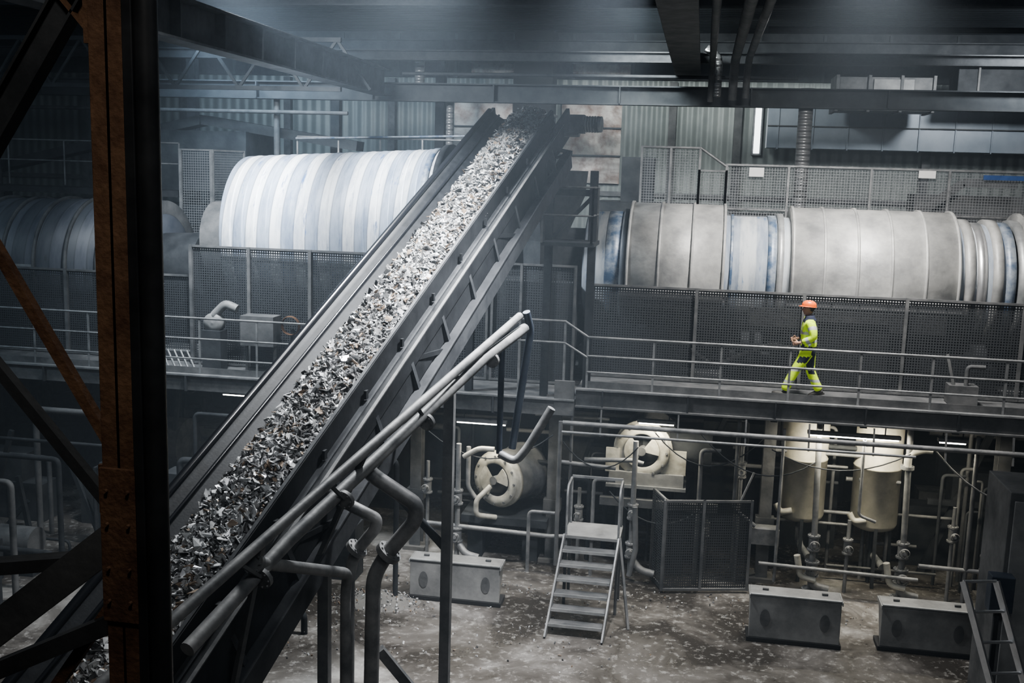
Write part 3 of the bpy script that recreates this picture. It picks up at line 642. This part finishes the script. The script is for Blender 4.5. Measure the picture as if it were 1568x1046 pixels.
for i in range(64):
    x=R_.uniform(-24,12);y=R_.uniform(21,24.3);w=R_.uniform(.4,1.6);h=R_.uniform(.6,2.6)
    b.b2((x,y,0),(x+w,y+.5,h),R_.choice(('machine','steel_dark','machine','steel_mid')))
for i in range(80):
    x=R_.uniform(-26,11);y=R_.uniform(20.7,23.5);z=R_.uniform(.5,2.9);l=R_.uniform(1,4)
    if R_.random()<.6: b.tube([(x,y,z),(x+l,y,z+R_.uniform(-.05,.05))],R_.uniform(.025,.08),R_.choice(('steel_mid','steel_dark','pipe')),seg=8)
    else: b.tube([(x,y,0),(x,y,R_.uniform(1,3)) ],R_.uniform(.03,.08),R_.choice(('steel_mid','steel_dark','steel_dark')),seg=8)
for i in range(14):
    x=R_.uniform(-26,11);y=R_.uniform(20.7,23);b.beam((x,y,.1),(x+R_.uniform(-1.3,1.3),y,2.9),.09,.09,'steel_dark')
b.cyl((-13,21.5,1.2),(-11.2,21.5,1.2),.6,'steel_mid',seg=32);b.cyl((-8,21.5,1.5),(-6.6,21.5,1.5),.55,'steel_mid',seg=32)
b.beam((4.6,20.7,0),(5.7,20.7,3),.1,.12,'steel_dark');b.beam((4.6,20.6,1.5),(7,20.6,1.5),.1,.1,'steel_dark')
b.done()
b=B('floor_level_pump_skids')
R_=random.Random(21)
for i in range(26):
    x=R_.uniform(-17,-6.6);y=R_.uniform(15.2,19.2);w=R_.uniform(.3,1.2);h=R_.uniform(.4,1.7)
    b.b2((x,y,0),(x+w,y+R_.uniform(.3,.8),h),R_.choice(('machine','steel_dark','machine','steel_dark')))
for i in range(36):
    x=R_.uniform(-17,-7);y=R_.uniform(15,18.7);z=R_.uniform(.3,2.7);l=R_.uniform(.8,3)
    k=R_.choice(('steel_dark','steel_mid','steel_dark','steel_dark'))
    if R_.random()<.5: b.tube([(x,y,0),(x,y,z),(x+l,y,z),(x+l,y,0)],R_.uniform(.025,.07),k,seg=8,bend=.12)
    else: b.beam((x,y,0),(x+R_.uniform(-.8,.8),y,z),.08,.08,k)
for x,y in((-9,17.5),(-12.5,16.6),(-7.4,18.2)): b.cyl((x,y,.55),(x+.8,y,.55),.28,'steel_mid',seg=24);b.b2((x-.1,y-.3,0),(x+.9,y+.3,.25),'steel_dark');b.flange((x,y,.55),(1,0,0),.33,'steel_mid')
b.done()
b=B('mesh_cage')
b.panel((-.35,18.45),(1.2,18.85),.05,1.75,posts=[0,.45,1],k='mesh',fk='steel_mid');b.panel((-.35,18.45),(-.6,19.1),.05,1.75,posts=[0,1],k='mesh',fk='steel_mid')
b.tube([(1.0,18.8,1.75),(1.2,18.8,2.3)],.02,'rail');b.done()

b=B('steel_access_stairs')
n=6;y0,y1=16.2,17.2;zt=1.38;xl,xr=-2.12,-1.22
for i in range(n):
    t=(i+.5)/n;y=y0+(y1-y0)*t;z=zt*(i+1)/(n+1);sx=.02*i
    b.b2((xl+sx,y-.11,z-.03),(xr+sx,y+.11,z),'steel_mid')
    b.b2((xl+sx,y-.115,z-.045),(xr+sx,y-.10,z+.005),'steel_light')
for x in(xl-.02,xr+.02): b.beam((x,y0-.15,0.0),(x+.13,y1,zt),.03,.12,'rail')
b.b2((xl+.1,y1,zt-.05),(xr+.16,y1+.75,zt),'box');b.beam((xr+.15,y1+.1,zt),(xr+.40,y0+.5,0),.04,.05,'steel_mid')
for x in(xl+.13,xr+.13):
    for y in(y1+.05,y1+.7): b.beam((x,y,0),(x,y,zt),.05,.05,'steel_mid')
    b.tube([(x,y1+.05,zt),(x,y1+.05,zt+.75),(x,y1+.15,zt+.85),(x,y1+.7,zt+.85),(x,y1+.7,zt)],.02,'rail',bend=.1)
b.beam((xl+.13,y1+.72,zt+.85),(xr+.13,y1+.72,zt+.85),.04,.04,'rail')
b.done()

def fbox(x0,x1,y,h,dep=.42):
    b=B('machine_guard_box')
    zb=.08;sl=.06
    vs=[(x0,y,zb),(x1,y,zb),(x1-sl,y+dep,zb),(x0+sl,y+dep,zb),(x0,y+.02,h-.05),(x1,y+.02,h-.05),(x1-.0,y+.06,h),(x0+.0,y+.06,h),(x1,y+dep,h),(x0,y+dep,h)]
    b.add(vs,[(0,1,5,4),(4,5,6,7),(7,6,8,9),(1,2,8,6,5),(3,0,4,7,9),(2,3,9,8),(3,2,1,0)],'box')
    for x in(x0+.25,x1-.25):
        vs=[]
        for i in range(20):
            a=2*math.pi*i/20;vs.append((x+.08*math.cos(a),y-.004,h*.52+.15*math.sin(a)))
        b.add(vs,[tuple(range(20))],'steel_mid')
        b.b2((x-.05,y+.2,h),(x+.05,y+.24,h+.04),'steel_mid')
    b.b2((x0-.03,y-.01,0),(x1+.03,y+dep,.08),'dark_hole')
    b.b2((x0-.02,y-.02,h-.07),(x0+.0,y+dep,h),'steel_light');b.b2((x1,y-.02,h-.07),(x1+.02,y+dep,h),'steel_light');b.b2((x0,y-.0,h-.02),(x1,y+.05,h+.012),'steel_light')
    b.done(.012)
fbox(-4.72,-3.1,17.05,.74);fbox(1.15,2.6,16.75,.82);fbox(3.25,4.7,16.9,.78)
b=B('floor_rubble')
R_=random.Random(11)
for (cx,cy,rx,ry,h,n) in((-5.2,16.8,.9,.5,.2,260),(-4.0,17.9,1.8,.3,.08,150),(-6.2,15.5,1.2,1.2,.1,150),(-3.2,15.9,3.0,1.2,.01,160),(0,17.9,3,.6,.02,90),(3,18.3,3,.5,.02,90)):
    for i in range(n):
        a=R_.uniform(0,6.28);q=math.sqrt(R_.random());x=cx+rx*q*math.cos(a);y=cy+ry*q*math.sin(a);s=R_.uniform(.006,.028)
        z=h*(1-q)+s*.3
        R=Euler((R_.uniform(0,3),R_.uniform(0,3),R_.uniform(0,3))).to_matrix()
        b.box((x,y,z),(s*R_.uniform(.6,2),s,s*R_.uniform(.2,.8)),R_.choice(('chip1','chip0','chip3','chip2')),R)
for cx,cy,rx,ry,h in((-5.2,16.8,.7,.45,.2),):
    vs=[(cx,cy,h)];n=28;fs=[]
    for k in range(1,5):
        for i in range(n):
            a=2*math.pi*i/n;q=k/4;vs.append((cx+rx*q*math.cos(a)*(1+.12*math.sin(3*a)),cy+ry*q*math.sin(a),h*(1-q)**1.3*(1+.2*math.sin(5*a)) + (.0 if k<4 else .002)))
    fs+=[(0,1+i,1+(i+1)%n) for i in range(n)]
    for k in range(3):
        fs+=[(1+k*n+i,1+(k+1)*n+i,1+(k+1)*n+(i+1)%n,1+k*n+(i+1)%n) for i in range(n)]
    b.add(vs,fs,'concrete',True)
b.done()
b=B('aluminium_ladder')
for o in(0,.42):
    b.beam((3.15+o*.9,12.0+o*.25,3.1),(3.75+o*.9,11.2+o*.25,1.0),.03,.08,'alu');b.beam((3.75+o*.9,11.2+o*.25,1.0),(4.03+o*.9,10.83+o*.25,0),.03,.08,'alu')
for i in range(11):
    t=i/10.2;p=V((3.15,12.0,3.1)).lerp(V((4.03,10.83,0)),t);b.cyl(p,p+V((.38,.105,0)),.018,'alu',seg=10)
b.done()
b=B('control_cabinet');b.b2((3.85,13.0,0),(5.6,14.0,3.9),'steel_mid');b.b2((3.9,12.97,.2),(4.65,13.0,3.8),'box');b.b2((4.7,12.97,.2),(5.5,13.0,3.8),'box')
b.b2((3.68,12.8,2.45),(3.95,13.0,2.9),'pipe_blue');b.beam((3.8,12.9,0),(3.8,12.9,2.45),.06,.06,'steel_dark');b.done(.01)

# ------------------------------------------------------------------ foreground steel column and bracing
b=B('foreground_steel_column')
b.b2((-2.49,4.0,0),(-2.47+.15,4.02,11.7),'rust');b.b2((-2.49,4.2,0),(-2.34,4.22,11.7),'rust');b.b2((-2.42,4.0,0),(-2.40,4.2,11.7),'rust')
b.b2((-2.495,3.98,5.5),(-2.32,4.0,6.2),'rust')
for z in(5.6,5.75,5.95,6.1): 
    for x in(-2.46,-2.36): b.cyl((x,3.96,z),(x,3.985,z),.009,'rust',seg=6)
b.b2((-2.33,3.98,0),(-2.285,4.1,11.7),'black_gloss');b.tube([(-2.25,4.03,0),(-2.25,4.03,11.7)],.048,'black_gloss',seg=20)
b.done(.004)
b=B('foreground_truss_bracing')
b.ibeam((-2.50,4.1,8.35),(-3.5,4.1,6.9),.08,.11,'steel_dark',.012)
b.ibeam((-2.45,4.1,8.0),(-2.9,4.1,8.5),.08,.08,'rust',.012)
b.beam((-2.40,4.1,6.10),(-3.5,4.1,7.90),.045,.045,'rust',up=V((0,1,0)))
b.beam((-2.46,4.1,5.93),(-3.5,4.1,7.1),.05,.05,'steel_dark',up=V((0,1,0)))
b.beam((-2.4,4.1,5.92),(-3.6,4.1,4.95),.10,.15,'frame_steel');b.beam((-2.4,4.15,5.75),(-3.6,4.15,5.55),.10,.06,'steel_dark')
b.beam((-2.4,4.1,5.5),(-3.6,4.1,4.9),.08,.08,'steel_dark');b.beam((-2.45,4.15,5.65),(-2.9,4.15,5.0),.05,.05,'rust')
b.box((-2.46,4.06,6.08),(.16,.02,.22),'rust');b.box((-2.46,4.06,8.1),(.16,.02,.24),'rust')
b.done()

# ------------------------------------------------------------------ worker
W=bpy.data.objects.new('worker',None);scene.collection.objects.link(W);W.location=(2.05,19.42,3.602)
def skinmesh(name,verts,edges,radii,root=0,sub=2):
    me=bpy.data.meshes.new(name);me.from_pydata(verts,edges,[]);ob=bpy.data.objects.new(name,me);scene.collection.objects.link(ob)
    ob.modifiers.new('s','SKIN')
    for i,r in enumerate(radii):
        sv=me.skin_vertices[0].data[i];sv.radius=r if isinstance(r,tuple) else (r,r);sv.use_root=(i==root)
    sb=ob.modifiers.new('sub','SUBSURF');sb.levels=sub;sb.render_levels=sub
    dg=bpy.context.evaluated_depsgraph_get();m2=bpy.data.meshes.new_from_object(ob.evaluated_get(dg))
    ob.modifiers.clear();ob.data=m2
    for p in m2.polygons:p.use_smooth=True
    ob.parent=W;return ob
bv=[(0.01,0,.97),(0.0,0,1.10),(-.01,0,1.25),(-.005,0,1.38),(-.005,0,1.46),(-.02,0,1.54),
    (0.0,-.17,1.41),(.03,-.24,1.28),(.06,-.255,1.16),(-.05,-.235,1.10),(-.155,-.20,1.06),
    (0.0,.17,1.41),(.03,.24,1.28),(.05,.25,1.17),(-.05,.22,1.12),(-.16,.16,1.09),
    (-.02,-.09,.86),(-.12,-.10,.69),(-.21,-.10,.53),(-.30,-.10,.34),(-.385,-.10,.13),
    (0.03,.09,.86),(.05,.10,.68),(.07,.10,.51),(.16,.10,.32),(.265,.10,.13)]
be=[(0,1),(1,2),(2,3),(3,4),(4,5),(3,6),(6,7),(7,8),(8,9),(9,10),(3,11),(11,12),(12,13),(13,14),(14,15),(0,16),(16,17),(17,18),(18,19),(19,20),(0,21),(21,22),(22,23),(23,24),(24,25)]
br=[(.17,.16),(.175,.155),(.185,.16),(.18,.15),.10,.06,.095,.085,.078,.068,.055,.095,.085,.078,.068,.055,.125,.11,.092,.088,.085,.125,.11,.092,.088,.085]
body=skinmesh('clothed_body',bv,be,br,sub=3)
me=body.data
segs={e:(V(bv[e[0]]),V(bv[e[1]])) for e in be}
def near(p,keys):
    best=9;t0=0
    for k in keys:
        a,c=segs[k];d=c-a;t=max(0,min(1,(p-a).dot(d)/d.dot(d)));q=(p-(a+d*t)).length
        if q<best: best=q;t0=k[0]+t
    return best,t0
arms=[(6,7),(7,8),(8,9),(9,10),(11,12),(12,13),(13,14),(14,15)];torso=[(0,1),(1,2),(2,3),(3,4),(4,5)]
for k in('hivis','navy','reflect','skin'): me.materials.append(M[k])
for p in me.polygons:
    c=p.center;x,y,z=c;mi=0
    da,ta=near(c,arms);dt,tt=near(c,torso)
    if z>1.53: mi=3
    elif z>1.475: mi=1
    elif da-.085<dt-.17 and z>.98 and abs(y)>.12:
        u=ta-6 if ta<11 else ta-11
        if .55<u<1.0: mi=2
        elif 2.75<u<3.2: mi=2
        elif u>3.75: mi=1
    elif z>.93:
        if 1.05<z<1.10 or 1.20<z<1.25: mi=2
        elif z<.985: mi=1
        elif z>1.41 : mi=1
        elif x>.05 and z>1.34: mi=1
        elif z>1.25 and .075<abs(y)<.115: mi=2
    else:
        if .52<z<.57 or .30<z<.35: mi=2
        elif .68<z<.80 and abs(y)>.16: mi=1
        elif .45<z<.9 and abs(y)<.035: mi=1
    p.material_index=mi
def part(b): 
    o=b.done();o.parent=W;return o
b=B('head');hc=V((-.045,0,1.645));nu,nv=40,28;vs=[];fs=[]
for j in range(nv+1):
    th=math.pi*j/nv
    for i in range(nu):
        ph=2*math.pi*i/nu;x=-math.cos(ph)*math.sin(th);y=math.sin(ph)*math.sin(th);z=math.cos(th)
        px=x*.098;py=y*.077;pz=z*.120
        if z<0 and x>0: px*=1-.25*(-z)
        if z<0: py*=1+z*.30
        if z<-.4 and x<0: px-=.012*(-z-.4)
        if x<-.4:
            w=max(0,1-abs(y)/.30)
            px-=.030*w*max(0,1-abs(z+.12)/.28)
            px-=.009*max(0,1-abs(y)/.4)*max(0,1-abs(z+.48)/.12)
            px-=.014*max(0,1-abs(y)/.45)*max(0,1-abs(z+.80)/.22)
            px+=.010*max(0,1-abs(abs(y)-.38)/.2)*max(0,1-abs(z-.08)/.16)
        vs.append(hc+V((px,py,pz)))
for j in range(nv):
    for i in range(nu): fs.append((j*nu+i,(j+1)*nu+i,(j+1)*nu+(i+1)%nu,j*nu+(i+1)%nu))
b.add(vs,fs,'skin',True)
for sgn in(-1,1):
    b.ell(hc+V((-.080,sgn*.030,.010)),(.010,.013,.008),'sign');b.ell(hc+V((-.088,sgn*.030,.010)),(.004,.006,.006),'hair')
    b.ell(hc+V((-.088,sgn*.031,.028)),(.008,.016,.004),'hair')
    b.ell(hc+V((.006,sgn*.077,-.008)),(.018,.009,.030),'skin')
b.ell(hc+V((-.098,0,-.058)),(.006,.020,.0035),'hair')
b.ell(hc+V((.024,0,.020)),(.083,.080,.088),'hair')
part(b)
b=B('hard_hat');tilt=Euler((0,.06,0)).to_matrix();hh=hc+V((.004,0,.052));seg=40
prof=[(0,.118),(.03,.117),(.055,.110),(.078,.094),(.095,.070),(.105,.038),(.108,.001)]
vs=[hh+tilt@V((r*1.10*math.cos(2*math.pi*i/seg),r*.88*math.sin(2*math.pi*i/seg),t)) for t,r in prof for i in range(seg)]
b.add(vs,[(j*seg+i,j*seg+(i+1)%seg,(j+1)*seg+(i+1)%seg,(j+1)*seg+i) for j in range(len(prof)-1) for i in range(seg)],'helmet',True)
vs=[]
for i in range(seg):
    a=2*math.pi*i/seg;ex=.008+.040*max(0,-math.cos(a))**2
    for q,zz in((0,.006),(1,-.002-.2*ex),(1,-.008-.2*ex),(0,-.006)):
        rx=.118*1.10+(ex if q else -.004);ry=.118*.88+(min(ex,.012) if q else -.004);vs.append(hh+tilt@V((rx*math.cos(a),ry*math.sin(a),zz)))
b.add(vs,[(i*4+k,((i+1)%seg)*4+k,((i+1)%seg)*4+(k+1)%4,i*4+(k+1)%4) for i in range(seg) for k in range(4)],'helmet',True)
b.tube([hh+tilt@V((-.112,0,.045)),hh+tilt@V((-.07,0,.088)),hh+tilt@V((0,0,.103)),hh+tilt@V((.07,0,.088)),hh+tilt@V((.112,0,.045))],.010,'helmet')
part(b)
b=B('jacket_collar');b.lathe(V((-.010,0,1.45)),V((-.10,0,1)),[(0,.118),(.04,.092),(.085,.080),(.085,.066),(.02,.07)],'navy',28);part(b)
b=B('tool_belt');b.ell((.07,-.165,.89),(.045,.03,.075),'navy');b.ell((-.10,-.145,.92),(.028,.025,.045),'boot')
b.tube([(-.10,-.15,.96),(-.105,-.165,1.02)],.006,'boot');part(b)
def hand(name,w,dirv,side):
    b=B(name);w=V(w);d=V(dirv).normalized();s_=(Zv-d*Zv.dot(d)).normalized();nrm=d.cross(s_).normalized()*side
    R=Matrix((d,s_,nrm)).transposed()
    b.ell(w+d*.048,(.050,.043,.019),'glove',R)
    b.tube([w-d*.04,w+d*.025],.027,'glove')
    for o,l in((.031,.070),(.011,.078),(-.010,.073),(-.030,.058)):
        p0=w+d*.080+s_*o;p1=p0+d*l*.42;p2=p1+(d*.5+nrm*.8).normalized()*l*.35;p3=p2+(nrm*.95-d*.3).normalized()*l*.28
        b.tube([p0-d*.02,p1,p2,p3],.009,'glove',seg=8,radii=[.0105,.0095,.009,.007])
    t0=w+d*.025+s_*.034;t1=t0+(d*.5+s_*.6+nrm*.3).normalized()*.036;t2=t1+(d*.8+s_*.1+nrm*.5).normalized()*.03
    b.tube([t0-s_*.015,t1,t2],.01,'glove',seg=8,radii=[.014,.011,.008])
    part(b)
hand('hand_left',(-.19,-.185,1.045),(-.92,.35,-.2),1);hand('hand_right',(-.20,.14,1.08),(-.92,-.3,-.15),-1)
for nm,ax,ay,rot in(('boot_left',-.40,-.10,.20),('boot_right',.275,.10,-.32)):
    b=B(nm);R=Euler((0,rot,0)).to_matrix();base=V((ax,ay,.0));pv=V((.08,0,0)) if rot>0 else V((-.17,0,0))
    def tr(v): return base+pv+R@(V(v)-pv)
    pts=[(.075,0,.055,.035),(.05,0,.055,.048),(.0,0,.06,.054),(-.08,0,.050,.048),(-.15,0,.042,.043),(-.20,0,.036,.030),(-.215,0,.034,.012)]
    b.tube([tr(p[:3]) for p in pts],.05,'boot',seg=16,radii=[p[3] for p in pts])
    b.tube([tr((.02,0,.06)),tr((.01,0,.18))],.052,'boot',seg=14)
    vs=[tr((x,y,z)) for z in(0,.024) for x,y in((.095,-.03),(.095,.03),(.05,.045),(-.02,.040),(-.10,.05),(-.19,.038),(-.225,0),(-.19,-.038),(-.10,-.05),(-.02,-.040),(.05,-.045))]
    n=11;b.add(vs,[tuple(range(n-1,-1,-1)),tuple(range(n,2*n))]+[(i,(i+1)%n,n+(i+1)%n,n+i) for i in range(n)],'boot')
    part(b)

# ------------------------------------------------------------------ lights
def area(name,loc,size,e,col,tgt=None,sy=None,spread=None):
    l=bpy.data.lights.new(name,'AREA');l.energy=e;l.color=col;l.size=size
    if sy: l.shape='RECTANGLE';l.size_y=sy
    if spread: l.spread=math.radians(spread)
    o=bpy.data.objects.new(name,l);scene.collection.objects.link(o);o.location=loc
    t=V(tgt) if tgt else V((loc[0],loc[1],0));o.rotation_euler=(t-V(loc)).to_track_quat('-Z','Y').to_euler();return o
area('front_fill_light',(-8.3,17.0,11.2),1.1,950,(.88,.94,1),(-7.4,21.5,6),spread=100)
area('front_fill_light',(-4.2,15.5,11.2),1.0,800,(.95,.98,1),(-4.6,13.8,5),spread=115)
area('front_fill_light',(-.8,13.0,11.2),.9,620,(.97,.98,1),(-3.2,14.2,0),spread=68)
area('front_fill_light',(2.5,17.5,11.2),1.2,640,(1,.98,.95),(2.5,20.8,5),spread=110)
area('front_fill_light',(7.5,24.0,11.4),1.2,230,(.93,.97,1),(6,32,8),spread=85)
area('front_fill_light',(-11,23.5,11.4),2,320,(.60,.80,1),(-12,32,7),spread=100)
area('front_fill_light',(-15,13,11.3),2,200,(.70,.86,1),(-14,19,5),spread=120)
area('front_fill_light',(-1.5,23.5,11.4),1.2,240,(.93,1,1),(-.5,32,8),spread=85)
area('front_fill_light',(2,4.0,11.5),2.5,270,(.90,.95,1),(1,17,2),spread=140)  # added fill light out of view, lifts the front of the hall
area('front_fill_light',(-1.2,.5,11.3),.8,16,(1,.95,.88),(-2.6,4.1,6.8),spread=60)  # added unseen light that brightens the rust of the foreground column
def under(x,y,z,e,L=1.3,col=(1,.93,.74),ty=.6,tz=0):
    b=B('fluorescent_fixture');b.b2((x-L/2,y-.06,z),(x+L/2,y+.06,z+.06),'steel_mid')
    for xx in(-L/3,L/3): b.beam((x+xx,y,z+.05),(x+xx,y,z+.24),.02,.02,'steel_dark')
    b.tube([(x-L/2+.03,y,z-.02),(x+L/2-.03,y,z-.02)],.018,'lamp',seg=8);b.done()
    area('under_deck_light',(x,y,z-.05),L,e,col,(x,y+ty,tz),.1)
under(-3.9,19.0,2.82,36,1.0);under(-.6,18.98,3.05,36,.7);under(2.9,18.98,3.05,85,1.6,ty=1.1,tz=1.3);under(4.6,19.1,3.05,26,.5);under(-9,20,2.8,14)
w=bpy.data.worlds.new('hall_ambient');scene.world=w;w.use_nodes=True;nt=w.node_tree
nt.nodes['Background'].inputs[0].default_value=(.55,.68,.85,1);nt.nodes['Background'].inputs[1].default_value=.04
vs_=nt.nodes.new('ShaderNodeVolumeScatter');vs_.inputs['Density'].default_value=.0045;vs_.inputs['Anisotropy'].default_value=.2;vs_.inputs['Color'].default_value=(.72,.85,1,1)
nt.links.new(vs_.outputs[0],nt.nodes['World Output'].inputs['Volume'])

# ------------------------------------------------------------------ camera
yaw,pit,rol=math.radians(10),math.radians(9.1),math.radians(1.7)
fh=V((-math.sin(yaw),math.cos(yaw),0));rt=V((math.cos(yaw),math.sin(yaw),0))
f=fh*math.cos(pit)-Zv*math.sin(pit);u0=Zv*math.cos(pit)+fh*math.sin(pit)
r=rt*math.cos(rol)+u0*math.sin(rol);u=u0*math.cos(rol)-rt*math.sin(rol)
cam=bpy.data.cameras.new('camera');cam.lens=36*1600/1568;cam.sensor_width=36;cam.clip_start=.05;cam.clip_end=200
co=bpy.data.objects.new('camera',cam);scene.collection.objects.link(co)
mw=Matrix((r,u,-f)).transposed().to_4x4();mw.translation=V((0,0,7.5));co.matrix_world=mw
scene.camera=co
